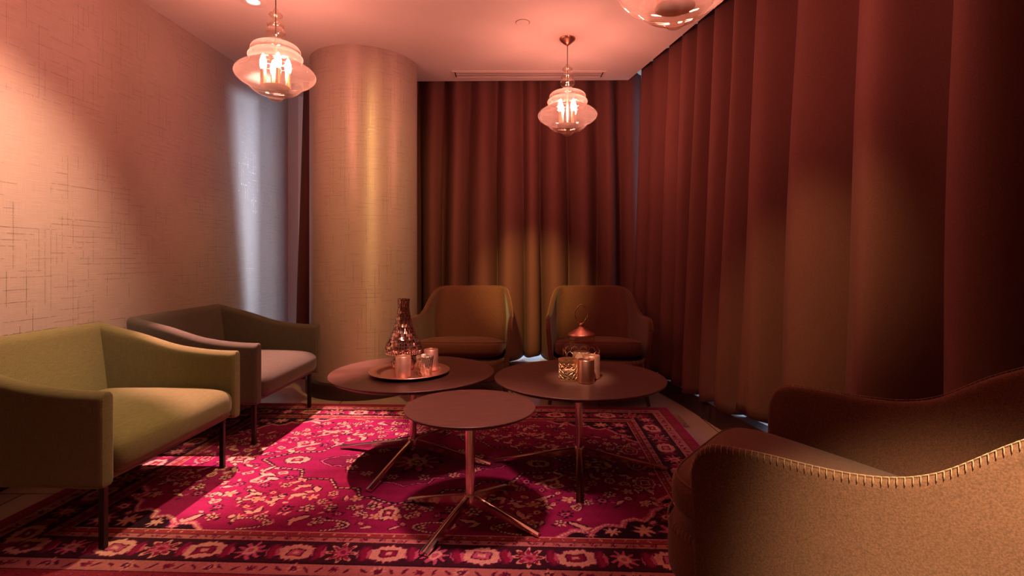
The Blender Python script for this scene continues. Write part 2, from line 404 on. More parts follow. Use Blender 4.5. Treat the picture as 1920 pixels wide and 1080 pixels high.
# dark raised sill under the curtains with a curved corner, white inner sill behind them
front = [(-2.18, 4.47), (.72, 4.47), (.93, 4.40), (1.07, 4.24), (1.15, 3.99), (1.21, 3.65), (1.262, 3.21), (1.33, 2.8), (1.60, 1.3), (2.30, YR+.02)]
mid = [(2.36, YR+.02), (RC(1.3)+.02, 1.3), (RC(2.8)+.02, 2.8), (RC(3.21)+.03, 3.21), (RC(3.65)+.02, 3.65), (RC(4.0)+.02, 4.0), (1.10, 4.45), (1.03, 4.60), (-2.18, 4.60)]
sb = MB()
sb.prism(front+mid, 0, .125)
struct(sb.build('trim_1', M['sill'], smooth=False))
sb = MB()
sb.prism([(-2.18, 4.601), (1.02, 4.601), (1.10, 4.452), (RC(4.0)+.022, 4.0), (RC(3.2)+.032, 3.2), (RC(2.8)+.022, 2.8), (RC(1.3)+.022, 1.3), (RW(1.3)-.002, 1.3), (RW(4.7)-.002, 4.7), (RW(5.0)-.002, 5.045), (-2.18, 5.045)], 0, .127)
struct(sb.build('trim_2', M['sillwhite'], smooth=False))

# round column
CX, CY, CR = -1.205, 4.231, .4216
b = MB(); N = 96
for k in range(N+1):
    a = 2*PI*k/N
    for z in (0.115, CZ): b.v.append((CX+CR*cos(a), CY+CR*sin(a), z)); b.uv.append((a*CR+7, z))
b.f = [(2*k, 2*k+2, 2*k+3, 2*k+1) for k in range(N)]
colm = b.build('column', M['wallpaper_col']); tag(colm, 'round full-height column wrapped in pale linen wallpaper, left of the back curtain', 'column')
colm.name = 'column'
bb = MB().lathe([(CR+.028, 0), (CR+.03, .005), (CR+.03, .10), (CR+.022, .116), (CR-.01, .118)], 96, CX, CY)
bb.build('skirting', M['darkbase'], colm)

# ------------------------------------------------------------------ curtains
def curtain(name, path, valleys, amp, hem, ztop, seed, label, lean=None):
    """path(s)->(x,y), unit normal toward the room; valleys: list of s where the cloth is deepest"""
    rnd = random.Random(seed)
    vs = sorted(valleys); s0, s1 = vs[0], vs[-1]
    ph = [2*PI*i for i in range(len(vs))]
    nfold = len(vs)-1
    ns = int((s1-s0)/.012); nz = 44
    dr = [rnd.uniform(-.6, .6) for _ in range(nfold+2)]; am = [rnd.uniform(.75, 1.2) for _ in range(nfold+2)]
    dd = [rnd.uniform(0, 6.28) for _ in range(nfold+2)]; d2 = [rnd.uniform(.0, 1) for _ in range(nfold+2)]
    def interp(arr, t):
        i = int(t); fr = t-i; fr = fr*fr*(3-2*fr); return arr[i]*(1-fr)+arr[min(i+1, len(arr)-1)]*fr
    P = []; uvs = []
    for j in range(nz+1):
        tz = j/nz
        for i in range(ns+1):
            s = s0+(s1-s0)*i/ns
            t = np.interp(s, vs, ph)/(2*PI)
            zb = hem(s); z = zb+(ztop-zb)*tz
            k = 1-tz
            tt = t+ (interp(dr, t)*.22*(k-.35)) + .03*sin(z*2.1+interp(dd, t))
            ang = 2*PI*tt
            A = amp(s)*interp(am, t)*(.50+.62*k)
            c = .5-.5*cos(ang)
            c = c**(.75+.5*interp(d2, t))
            off = A*(2*c-1)+.16*A*sin(2*ang+1.3*interp(dd, t))*(.3+.7*k)
            # folds lean sideways a little so that ridges overlap valleys
            sh = -.22*A*sin(ang)*(.6+.4*k)
            (x, y), (nx, ny) = path(s+sh)
            if lean: x += lean(s, z)
            P.append((x+nx*off, y+ny*off, z)); uvs.append((s, z))
    F = [(j*(ns+1)+i, j*(ns+1)+i+1, (j+1)*(ns+1)+i+1, (j+1)*(ns+1)+i) for j in range(nz) for i in range(ns)]
    b = MB(); b.add(P, F, uvs)
    o = b.build(name, M['curtain'], solid=.006)
    tag(o, label, 'curtain', kind=None)
    return o
def back_path(s):  return (s, YC), (0, -1)
nrm = np.array((-1, -.184)); nrm = nrm/np.linalg.norm(nrm)
def right_path(s):  # s = -y
    return (RC(-s), -s), (nrm[0], nrm[1])
def hem_back(s):
    return .1285+.042*math.exp(-((s-.21)/.07)**2)+.018*math.exp(-((s-.09)/.05)**2)
def hem_right(s):
    y = -s
    return .1285+.070*smoothstep(3.08, 3.12, y)*(1-smoothstep(3.18, 3.34, y))+.065*smoothstep(2.78, 2.86, y)*(1-smoothstep(2.97, 3.05, y))+.016*math.exp(-((y-3.80)/.03)**2)
bv = [-1.93, -1.72, -1.50, -1.27, -1.05, -.84, -.617, -.394, -.138, .10, .261, .507, .778, .98, 1.18]
curtain('curtain', back_path, bv, lambda s: .10, hem_back, CZ+.10, 4, 'dark maroon floor-length curtain across the back, behind the two rear armchairs',
        lean=lambda s, z: (-.10*(1-(z/CZ))+.02)*smoothstep(-1.5, -1.95, s))
rv = [4.56, 4.38, 4.09, 3.86, 3.67, 3.44, 3.22, 3.0, 2.75, 2.36, 1.95, 1.60, 1.22, .85, .45, .05, -.4, -.85, -1.3, -1.8, -2.35]
curtain('curtain', right_path, [-y for y in rv], lambda s: float(np.interp(-s, [-2, 2.2, 3.2, 4.5], [.17, .155, .12, .08])), hem_right, CZ+.10, 11, 'dark maroon curtain in deep folds along the right side', lean=lambda s, z: .03+.05*z/CZ)

# ------------------------------------------------------------------ rug
def make_rug():
    rng = np.random.default_rng(5); rnd = random.Random(5)
    Wd, Ln = 3.04, 2.04; st = .004
    nx, ny = int(Wd/st)+1, int(Ln/st)+1
    xs = np.linspace(0, Wd, nx); ys = np.linspace(0, Ln, ny)
    X, Y = np.meshgrid(xs, ys)
    def wob(sc, a, seed):
        r = np.random.default_rng(seed); o = np.zeros_like(X)
        for _ in range(7):
            k = r.normal(size=2)*sc; o += np.sin(X*k[0]+Y*k[1]+r.uniform(0, 6.3))
        return o*a/7
    X2 = X+wob(55, .010, 1)+wob(190, .005, 2); Y2 = Y+wob(55, .010, 3)+wob(190, .005, 4)
    C = np.zeros((ny, nx, 3))
    CRIM = (.27, .010, .085); DK = (.022, .004, .016); PCH = (.70, .36, .30); RED = (.26, .010, .06); PNK = (.52, .09, .20); CRM = (.66, .46, .30); PLUM = (.13, .008, .05); OCH = (.48, .22, .10)
    C[:] = CRIM
    def paint(m, c): C[m] = c
    def rosette(cx, cy, r, n, c1, c2, c3, rot=0, asp=1.0):
        m = (abs(X-cx) < r*1.3) & (abs(Y-cy) < r*1.3)
        dx = X2-cx; dy = (Y2-cy)*asp; d = np.hypot(dx, dy); a = np.arctan2(dy, dx)+rot
        pet = r*(.72+.28*np.cos(n*a))
        paint(m & (d < pet*1.12), c3); paint(m & (d < pet*.92), c1)
        paint(m & (d < pet*.9) & (np.abs(np.sin(n*a/2)) > .965), c3)
        paint(m & (d < r*.42), c2); paint(m & (d < r*.20), c1)
    def palmette(cx, cy, r, rot, c1, c2, c3):
        m = (abs(X-cx) < r*1.4) & (abs(Y-cy) < r*1.4)
        u = (X2-cx)*cos(rot)+(Y2-cy)*sin(rot); v = -(X2-cx)*sin(rot)+(Y2-cy)*cos(rot)
        d = np.hypot(u/1.0, v/.72); a = np.arctan2(v, u)
        zz = 1+.16*np.abs(np.mod(a*7/PI, 1)-.5)*2-.16
        paint(m & (d < r*1.08*zz), c3); paint(m & (d < r*.95*zz), c1)
        q = (abs(u) < r*.42) & (abs(v) < r*.3); paint(m & q, c3)
        q = (abs(u) < r*.33) & (abs(v) < r*.22); paint(m & q, c2)
        q = (abs(u) < r*.15) & (abs(v) < r*.10); paint(m & q, c1)
    def leaf(cx, cy, l, w, rot, c1, c2=None):
        m = (abs(X-cx) < l) & (abs(Y-cy) < l)
        u = (X2-cx)*cos(rot)+(Y2-cy)*sin(rot); v = -(X2-cx)*sin(rot)+(Y2-cy)*cos(rot)
        v = v-.35*w*np.sin(u/l*5)
        t = 1-(u/(l*.55))**2
        if c2: paint(m & (t > 0) & (abs(v) < w*1.35*np.sqrt(np.clip(t+.25, 0, 2))), c2)
        paint(m & (t > 0) & (abs(v) < w*np.clip(t, 0, 1)), c1)
    def line(pts, w, c, dash=None):
        acc = 0
        for (x0, y0), (x1, y1) in zip(pts[:-1], pts[1:]):
            L = math.hypot(x1-x0, y1-y0)+1e-9
            xa, xb = min(x0, x1)-w*2-.02, max(x0, x1)+w*2+.02; ya, yb = min(y0, y1)-w*2-.02, max(y0, y1)+w*2+.02
            i0, i1 = max(0, int(xa/st)), min(nx, int(xb/st)+2); j0, j1 = max(0, int(ya/st)), min(ny, int(yb/st)+2)
            if i0 >= i1 or j0 >= j1: acc += L; continue
            xx = X2[j0:j1, i0:i1] if dash is None else X[j0:j1, i0:i1]; yy = Y2[j0:j1, i0:i1] if dash is None else Y[j0:j1, i0:i1]
            t = ((xx-x0)*(x1-x0)+(yy-y0)*(y1-y0))/L**2; tc = np.clip(t, 0, 1)
            d = np.hypot(xx-x0-tc*(x1-x0), yy-y0-tc*(y1-y0)); m = d < w
            if dash: m &= np.mod(acc+tc*L, dash) < dash*.62
            sub = C[j0:j1, i0:i1]; sub[m] = c
            acc += L
    B0 = .335   # border width
    # field scatter, mirrored about both axes like a real carpet
    hx, hy = Wd/2, Ln/2
    def sym(fn, cx, cy):
        for sx in (1, -1):
            for sy in (1, -1):
                fn(hx+sx*cx, hy+sy*cy, sx, sy)
    placed = []
    # central stepped medallion
    med = [(0, .46), (.10, .40), (.16, .40), (.20, .31), (.30, .31), (.36, .22), (.50, .22), (.54, .12), (.68, .10), (.80, 0)]
    inner_q = [(x*.62, y*.62) for x, y in med]
    def ring(q, fillc=None):
        full = [(hx+x, hy+y) for x, y in q]+[(hx+x, hy-y) for x, y in q[::-1]]+[(hx-x, hy-y) for x, y in q]+[(hx-x, hy+y) for x, y in q[::-1]]
        if fillc:
            # even-odd fill
            inside = np.zeros_like(X, bool)
            for (x0, y0), (x1, y1) in zip(full, full[1:]+full[:1]):
                cnd = ((y0 > Y2) != (y1 > Y2)) & (X2 < (x1-x0)*(Y2-y0)/((y1-y0)+1e-12)+x0); inside ^= cnd
            C[inside] = fillc
        return full+[full[0]]
    fr = ring(med, (.24, .008, .075)); line(fr, .011, DK); line(fr, .004, PCH, dash=.03)
    fr = ring(inner_q, (.15, .006, .05)); line(fr, .009, DK); line(fr, .003, PNK)
    for k in range(14):
        a = 2*PI*k/14; rosette(hx+.34*cos(a), hy+.19*sin(a), .034, 6, PCH, DK, DK, rnd.random())
    rosette(hx, hy, .13, 10, PNK, PCH, DK); rosette(hx, hy, .055, 8, CRM, RED, DK)
    for sx in (1, -1):
        palmette(hx+sx*.62, hy, .07, 0, PCH, RED, DK); palmette(hx+sx*.92, hy, .075, 0, PCH, RED, DK)
        palmette(hx, hy+sx*.53, .06, PI/2, PCH, RED, DK)
    # scattered flowers in the field
    cand = []
    tries = 0
    while len(cand) < 75 and tries < 4000:
        tries += 1
        x, y = rnd.uniform(.04, hx-B0-.06), rnd.uniform(.04, hy-B0-.05)
        if x/.86+y/.50 < 1.02: continue
        if x > hx-B0-.40 and y > hy-B0-.27: continue
        if all(math.hypot(x-a, y-b) > .066 for a, b in cand): cand.append((x, y))
    for i, (x, y) in enumerate(cand):
        t = rnd.randrange(6); rot = rnd.uniform(0, 6.3); r = rnd.uniform(.026, .042)
        def fn(cx, cy, sx, sy):
            rr = rot if sx*sy > 0 else -rot
            if t == 0: rosette(cx, cy, r, 8, DK, PNK, CRIM, rr)
            elif t == 1: rosette(cx, cy, r, 6, PCH, DK, DK, rr)
            elif t == 2: palmette(cx, cy, r*1.05, rr, PCH, RED, DK)
            elif t == 3: rosette(cx, cy, r*.95, 5, PCH, OCH, PLUM, rr); leaf(cx+sx*r*1.3, cy, r*1.3, .010, rr, PCH, DK)
            elif t == 4: leaf(cx, cy, r*2.0, .013, rr, PCH, DK); leaf(cx+.02*sx, cy+.025*sy, r*1.4, .009, rr+1.2, PCH)
            else: rosette(cx, cy, r*.8, 7, RED, PCH, DK, rr); leaf(cx-sx*r, cy+sy*r, r*1.4, .009, rr, PCH, DK)
        sym(fn, x, y)
    for i in range(130):
        x, y = rnd.uniform(.04, hx-B0-.05), rnd.uniform(.04, hy-B0-.05); rot = rnd.uniform(0, 6.3)
        if x/.84+y/.48 < 1.02: continue
        if x > hx-B0-.36 and y > hy-B0-.22: continue
        def fn(cx, cy, sx, sy): leaf(cx, cy, .028, .006, rot*sx*sy, (PCH, PNK, DK)[i % 3])
        sym(fn, x, y)
    # corner spandrels edged by a dotted scroll
    cxs, cys = hx-B0, hy-B0
    sp = [(-.50, .0), (-.44, -.05), (-.38, -.035), (-.345, -.075), (-.30, -.10), (-.25, -.085), (-.235, -.13), (-.19, -.15), (-.15, -.13), (-.12, -.17), (-.10, -.22), (-.05, -.25), (-.055, -.31), (0, -.36)]
    for sx in (1, -1):
        for sy in (1, -1):
            pts = [(hx+sx*(cxs+a), hy+sy*(cys+b)) for a, b in sp]
            poly = pts+[(hx+sx*cxs, hy+sy*cys)]
            inside = np.zeros_like(X, bool)
            for (x0, y0), (x1, y1) in zip(poly, poly[1:]+poly[:1]):
                cnd = ((y0 > Y) != (y1 > Y)) & (X < (x1-x0)*(Y-y0)/((y1-y0)+1e-12)+x0); inside ^= cnd
            C[inside] = DK
            line(pts, .012, PNK); line(pts, .0045, CRM, dash=.016)
            for (a, b, r) in ((-.06, -.06, .055), (-.17, -.06, .05), (-.06, -.17, .045), (-.29, -.045, .035), (-.03, -.27, .03), (-.12, -.115, .022), (-.38, -.02, .022)):
                rosette(hx+sx*(cxs+a), hy+sy*(cys+b), r, 7, (RED, PNK, PCH)[int(r*1000) % 3], PCH, PLUM, a*9)
            # curling paisley scroll
            for (ox, oy, sc) in ((-.62, -.035, 1.0), (-.04, -.42, .8), (-.95, -.03, .9)):
                q = []
                for k in range(26):
                    a = k/25*4.6; rr = sc*(.018+.016*a)
                    q.append((hx+sx*(cxs+ox+1.7*rr*cos(a)), hy+sy*(cys+oy-.012-.62*rr*sin(a)-.02)))
                line(q, .010, PLUM); line(q, .0045, CRM, dash=.016)
    # side palmettes on the field edge
    for sx in (1, -1):
        for y in (-.20, 0, .20):
            palmette(hx+sx*(cxs-.075), hy+y, .06, PI/2, RED, PLUM, PCH); rosette(hx+sx*(cxs-.03), hy+y+.10, .03, 6, PNK, PCH, DK)
    # borders measured from the edge
    D = np.minimum(np.minimum(X, Wd-X), np.minimum(Y, Ln-Y))
    bands = [(0, .028, (.32, .008, .10)), (.028, .066, (.30, .030, .05)), (.066, .07, DK), (.07, .132, (.48, .17, .17)), (.132, .138, DK), (.138, .266, (.05, .008, .022)), (.266, .272, DK), (.272, .300, (.48, .17, .17)), (.300, .304, DK), (.304, B0-.004, (.28, .035, .05)), (B0-.004, B0, PCH)]
    for a, b_, c in bands: C[(D >= a) & (D < b_)] = c
    def along(dist, step, fn):
        # walk the four sides at distance `dist` from the edge
        for side in range(4):
            L = (Wd if side % 2 == 0 else Ln)-2*dist
            n = max(1, round(L/step)); 
            for k in range(n+ (0)):
                t = dist+L*(k+.5)/n if step > .1 else dist+L*k/n
                if side == 0: p = (t, dist, 0)
                elif side == 2: p = (t, Ln-dist, 0)
                elif side == 1: p = (Wd-dist, t, PI/2)
                else: p = (dist, t, PI/2)
                fn(p[0], p[1], p[2], k)
    def main(x, y, rot, k):
        t = k % 4
        c, s_ = cos(rot), sin(rot)
        if t == 0: palmette(x, y, .078, rot+.10, PCH, RED, PLUM)
        elif t == 2: palmette(x, y, .078, rot+PI-.10, PCH, PNK, PLUM)
        elif t == 1: rosette(x, y, .060, 9, PNK, PCH, DK)
        else: rosette(x, y, .055, 8, RED, PNK, PCH)
        for q in (-1, 1):
            leaf(x+c*.082*q, y+s_*.082*q, .085, .013, rot+PI/2, RED, PLUM); leaf(x+c*.066*q, y+s_*.066*q, .06, .007, rot+PI/2, PNK)
    along(.202, .165, main)
    def minor(x, y, rot, k):
        if k % 2 == 0: rosette(x, y, .030, 8, (.62, .32, .27), PLUM, (.48, .17, .17))
        else: rosette(x, y, .018, 6, PLUM, RED, RED)
    along(.101, .145, minor)
    def scroll(x, y, rot, k): leaf(x, y, .036, .006, rot+(.9 if k % 2 else -.9), PLUM)
    along(.101, .0483, scroll); along(.286, .07, lambda x, y, r, k: rosette(x, y, .012, 5, PLUM, PNK, RED))
    along(.286, .05, lambda x, y, r, k: leaf(x, y, .022, .004, r+(.8 if k % 2 else -.8), PLUM))
    along(.3185, .045, lambda x, y, r, k: rosette(x, y, .007, 4, PCH, RED, PLUM))
    along(.047, .045, lambda x, y, r, k: rosette(x, y, .010, 5, PLUM, PNK, RED))
    # wool: slight stripe and grain variation (abrash)
    g = 1+.10*np.sin(Y*23+np.sin(X*3))*np.sin(Y*61+1)+rng.normal(size=X.shape)*.10
    C *= np.clip(g, .5, 1.4)[..., None]
    C = np.clip(C, 0, 1)
    Z = np.full_like(X, .008); Z += .0003*rng.normal(size=X.shape)
    Z[0, :] = Z[-1, :] = 0.0005; Z[:, 0] = Z[:, -1] = .0005
    V = np.stack([X-hx, Y-hy, Z], -1).reshape(-1, 3)
    idx = np.arange(nx*ny).reshape(ny, nx)
    F = np.stack([idx[:-1, :-1], idx[:-1, 1:], idx[1:, 1:], idx[1:, :-1]], -1).reshape(-1, 4)
    me = bpy.data.meshes.new('rug'); me.vertices.add(len(V)); me.vertices.foreach_set('co', V.ravel().astype(np.float32))
    me.loops.add(F.size); me.loops.foreach_set('vertex_index', F.ravel().astype(np.int32))
    me.polygons.add(len(F)); me.polygons.foreach_set('loop_start', np.arange(0, F.size, 4, dtype=np.int32))
    me.polygons.foreach_set('loop_total', np.full(len(F), 4, dtype=np.int32))
    me.update(calc_edges=True)
    ca = me.color_attributes.new('knots', 'FLOAT_COLOR', 'POINT')
    ca.data.foreach_set('color', np.concatenate([C.reshape(-1, 3), np.ones((nx*ny, 1))], 1).astype(np.float32).ravel())
    me.polygons.foreach_set('use_smooth', [True]*len(me.polygons))
    m = mat('rug_wool', (1, 1, 1), .95, sheen=.1, spec=.1, bump=.5, bscale=420)
    at = m.node_tree.nodes.new('ShaderNodeAttribute'); at.attribute_name = 'knots'
    m.node_tree.links.new(at.outputs['Color'], m.node_tree.nodes['Principled BSDF'].inputs['Base Color'])
    me.materials.append(m)
    o = bpy.data.objects.new('rug', me); COL.objects.link(o)
    o.location = (-.485, 2.64, 0); o.rotation_euler = (0, 0, -.040)
    tag(o, 'crimson and magenta Persian-style rug with flowers and banded border on the floor', 'rug')
    # cream fringe left along the right-hand end
    b = MB()
    for k in range(60):
        y = rnd.uniform(.62, .86); L = rnd.uniform(.015, .045); dy = rnd.uniform(-.012, .012)
        b.tube([(hx-.002, y, .006), (hx+L*.5, y+dy*.5, .007), (hx+L, y+dy, .003)], .0014, 4)
    fo = b.build('fringe', M['thread'], o); fo['kind'] = 'stuff'
    return o
make_rug()
FZ = .010

# ------------------------------------------------------------------ upholstered shells
def resample(pts, n):
    P = np.array(pts, float); d = np.r_[0, np.cumsum(np.hypot(*(P[1:]-P[:-1]).T))]
    t = np.linspace(0, d[-1], n); return np.stack([np.interp(t, d, P[:, 0]), np.interp(t, d, P[:, 1])], 1), t
def u_path(wf, wb, yf, yb, rad, n=90):
    """U in plan, open toward -Y: from right-arm front round the back to left-arm front"""
    pts = [(wf, yf)]
    # right corner arc
    cx, cy = wb-rad, yb-rad
    for k in range(13):
        a = k/12*PI/2; pts.append((cx+rad*cos(a), cy+rad*sin(a)))
    pts += [(-x, y) for x, y in pts[::-1]]
    return resample(pts, n)
def shell(path, ztop, zbot, lean, thick, nv=14, taper=0.0, edge_round=.5, front_round=0.0):
    """solid upholstered sheet following a U path. returns MB and the list of outer rim points"""
    P, T = path; n = len(P)
    tan = np.gradient(P, axis=0); tan /= np.linalg.norm(tan, axis=1)[:, None]
    out = np.stack([tan[:, 1], -tan[:, 0]], 1)      # outward normal (path runs counter-clockwise seen from above)
    O = np.zeros((n, nv, 3)); I = np.zeros((n, nv, 3))
    for i in range(n):
        zt = ztop(i, P[i], T[i], T[-1])
        th = thick(i, P[i]) if callable(thick) else thick
        for j in range(nv):
            v = j/(nv-1); z = zbot+(zt-zbot)*v
            ln = lean(P[i], z)
            base = np.array((P[i][0]*ln[0], P[i][1]+ln[1]))-out[i]*taper*(1-v)
            O[i, j] = (*base, z)
            I[i, j] = (*(base-out[i]*th), z)
        O[i, -1, 2] -= th*.22; I[i, -1, 2] -= th*.22
        O[i, -1, :2] = O[i, -1, :2]-out[i]*th*.06; I[i, -1, :2] += out[i]*th*.06
    rim1 = O[:, -1]*.72+I[:, -1]*.28; rim2 = O[:, -1]*.28+I[:, -1]*.72
    rim1[:, 2] = O[:, -1, 2]+np.array([.22*(thick(i, P[i]) if callable(thick) else thick) for i in range(n)]); rim2[:, 2] = rim1[:, 2]
    rows = [O[:, j] for j in range(nv)]+[rim1, rim2]+[I[:, j] for j in range(nv-1, -1, -1)]
    m = len(rows); vs = [rows[r][i] for i in range(n) for r in range(m)]
    fs = []
    for i in range(n-1):
        for r in range(m):
            a = i*m+r; b = i*m+(r+1) % m; fs.append((a, b, b+m, a+m))
    # end caps (arm fronts), bulged as one strip of quads
    for i, fl in ((0, False), (n-1, True)):
        for j in range(nv-1):
            q = (i*m+j, i*m+j+1, i*m+m-2-j, i*m+m-1-j); fs.append(q if not fl else q[::-1])
        q = (i*m+nv-1, i*m+nv, i*m+nv+1, i*m+nv+2); fs.append(q if not fl else q[::-1])
    b = MB(); b.add(vs, fs)
    return b, O, rim1, out

def interp(xs, ys):
    def f(x):
        # smooth cubic-ish interpolation
        xs_, ys_ = xs, ys
        if x <= xs_[0]: return ys_[0]
        if x >= xs_[-1]: return ys_[-1]
        k = max(i for i in range(len(xs_)) if xs_[i] <= x); t = (x-xs_[k])/(xs_[k+1]-xs_[k])
        def sl(i):
            if i <= 0 or i >= len(xs_)-1: return 0
            return (ys_[i+1]-ys_[i-1])/(xs_[i+1]-xs_[i-1])
        h = xs_[k+1]-xs_[k]; m0, m1 = sl(k)*h, sl(k+1)*h
        return (2*t**3-3*t**2+1)*ys_[k]+(t**3-2*t**2+t)*m0+(-2*t**3+3*t**2)*ys_[k+1]+(t**3-t**2)*m1
    return f

# ---- boxy woven armchairs by the left wall
def make_tub_chair(fab, label):
    root = empty('armchair', (0, 0, 0))
    prof = interp([-.35, -.20, -.04, .08, .21, .34], [.572, .578, .600, .634, .676, .714])
    def ztop(i, p, t, L):
        return prof(p[1])
    def lean(p, z):
        k = smoothstep(.12, .34, p[1]); return (1.0, k*.06*(z-.24)/.47)
    b, O, rim, out = shell(u_path(.43, .43, -.35, .35, .05, 120), ztop, .235, lean, .066, 16)
    sh = b.build('shell', fab, root, subsurf=1, auto=60)
    s = MB(); s.superell((0, -.025, .322), (.366, .336, .092), .55, .14, 96, 28, crown=.022)
    s.build('seat', fab, root)
    fb = MB(); fb.superell((0, -.01, .262), (.40, .325, .03), .5, .12, 64, 8)
    fb.build('seat_frame', fab, root)
    for sx in (-1, 1):
        for y in (-.295, .25):
            MB().box(sx*.355-.0105, sx*.355+.0105, y-.0105, y+.0105, 0, .26).build('leg', M['leg_metal'], root, smooth=False, bevel=.002)
    tag(root, label, 'armchair', 'low boxy armchairs along the wallpapered wall')
    return root
def place(o, x, y, z, rz): o.location = (x, y, z); o.rotation_euler = (0, 0, rz)
ca = make_tub_chair(M['green'], 'olive green woven armchair nearest the camera along the left wall')
place(ca, -1.745, 2.222, FZ, R(87.6))
cb = make_tub_chair(M['taupe'], 'taupe brown woven armchair by the left wall, between the olive chair and the column')
place(cb, -1.715, 3.245, FZ, R(87.6))

# ---- felt lounge chairs with stitched edges
def make_lounge_chair():
    root = empty('lounge_chair', (0, 0, 0))
    prof = interp([-.33, -.20, .00, .09, .18, .27, .37], [.606, .610, .608, .636, .724, .785, .803])
    YF, YBK = -.33, .34
    path = u_path(.362, .345, YF, YBK, .13, 150)
    L = path[1][-1]
    def ztop(i, p, t, Lt):
        z = prof(p[1])
        e = min(t, Lt-t)
        if e < .07: z -= .07*(1-math.sqrt(max(0, 1-((.07-e)/.07)**2)))
        if p[1] > .25: z += .012*(1-(p[0]/.33)**2)*0
        return z
    def lean(p, z):
        k = smoothstep(-.05, .30, p[1]); v = (z-.2)/.6
        w = smoothstep(.05, .25, p[1])*max(0, (z-.56)/.24)
        return (1.03-.05*k-.10*w, k*.10*v)
    b, O, rim, out = shell(path, ztop, .195, lean, .030, 22, taper=.035)
    sh = b.build('shell', M['felt'], root, subsurf=1, auto=60)
    # blanket stitches along the outer edge of the shell
    st = MB(); n = len(O)
    rimpts = [np.array(O[i, -1]) for i in range(n)]
    rimin = [np.array(rim[i]) for i in range(n)]
    # add the vertical front edges
    dense = []; acc = 0
    for i in range(n-1):
        a, c = rimpts[i], rimpts[i+1]; L_ = np.linalg.norm(c-a); m = max(1, int(L_/.002))
        for k in range(m):
            f = k/m; dense.append((a+(c-a)*f, rimin[i]+(rimin[i+1]-rimin[i])*f, np.array((*(out[i]*(1-f)+out[i+1]*f), 0))))
    last = None; run = 0; prevtop = None
    for p, q, o in dense:
        if last is not None: run += np.linalg.norm(p-last)
        last = p
        if run >= .0115 or prevtop is None:
            run = 0
            top = q+np.array((0, 0, .003))+o*.003; mid = p+o*.003+np.array((0, 0, .004)); bot = p+o*.0028-np.array((0, 0, .0065))
            st.tube([top, mid, bot], .0007, 5)
            if prevtop is not None: st.tube([prevtop, top], .0007, 5)
            prevtop = top
    st.build('stitching', M['thread'], sh)
    # seat pan: rounded apron that runs forward of the arms
    base = MB(); base.superell((0, -.09, .262), (.326, .385, .078), .25, .55, 96, 24)
    bs = base.build('seat_base', M['felt'], root)
    st = MB()
    def se(th, a, b_, e): return math.copysign(abs(cos(th))**e, cos(th))*a, -.09+math.copysign(abs(sin(th))**e, sin(th))*b_
    th = PI+.35; 
    prev = None; run = 1
    while th < 2*PI-.35:
        x, y = se(th, .326, .385, .55)
        if prev is not None: run += math.hypot(x-prev[0], y-prev[1])
        prev = (x, y)
        if run > .0125:
            run = 0; d = np.array((x, y+.09)); d /= np.linalg.norm(d)
            st.tube([(x-d[0]*.004, y-d[1]*.004, .343), (x+d[0]*.001, y+d[1]*.001, .336), (x+d[0]*.002, y+d[1]*.002, .322)], .0012, 5)
        th += .004
    st.build('stitching', M['thread'], bs)
    cu = MB(); cu.superell((0, -.082, .372), (.310, .362, .072), .55, .34, 96, 24, crown=.012)
    SL = .15
    cu.v = [(x, y, z-SL*(y+.082)) for x, y, z in cu.v]
    c = cu.build('seat_cushion', M['felt'], root)
    # seam round the upper edge of the cushion
    pts = []
    for k in range(120):
        a = 2*PI*k/120; pts.append((math.copysign(abs(cos(a))**.34, cos(a))*.298, -.082+math.copysign(abs(sin(a))**.34, sin(a))*.350, .414-.15*math.copysign(abs(sin(a))**.34, sin(a))*.350))
    MB().tube(pts, .0028, 6, closed=True).build('piping', M['edge'], c)
    for sx in (-1, 1):
        for y, y2 in ((-.27, -.315), (.22, .30)):
            MB().tube([(sx*.30, y, .215), (sx*.345, y2, .005)], .021, 16, r1=.0125).build('leg', M['leg_wood'], root, auto=40)
    tag(root, 'x', 'armchair', 'felt lounge chairs with stitched edges')
    return root
lc = make_lounge_chair(); lc['label'] = 'brown felt lounge chair against the back curtain, nearer the column'
place(lc, -.352, 3.93, FZ, R(-3))
l2 = copy_tree(lc); l2['label'] = 'brown felt lounge chair against the back curtain, behind the glass jar'
place(l2, .630, 3.93, FZ, R(-4.2))
l3 = copy_tree(lc); l3['label'] = 'brown felt lounge chair with cream stitching at the lower right, seen from its side'
# local front (-Y) must point to (-.77,.64); arm front near point (.435,1.24), far arm front (.88,1.78)
fd = np.array((-.77, .64)); fd /= np.linalg.norm(fd)
ctr = np.array((.6575, 1.51))-fd*.33
place(l3, ctr[0], ctr[1], FZ, math.atan2(fd[1], fd[0])+PI/2)

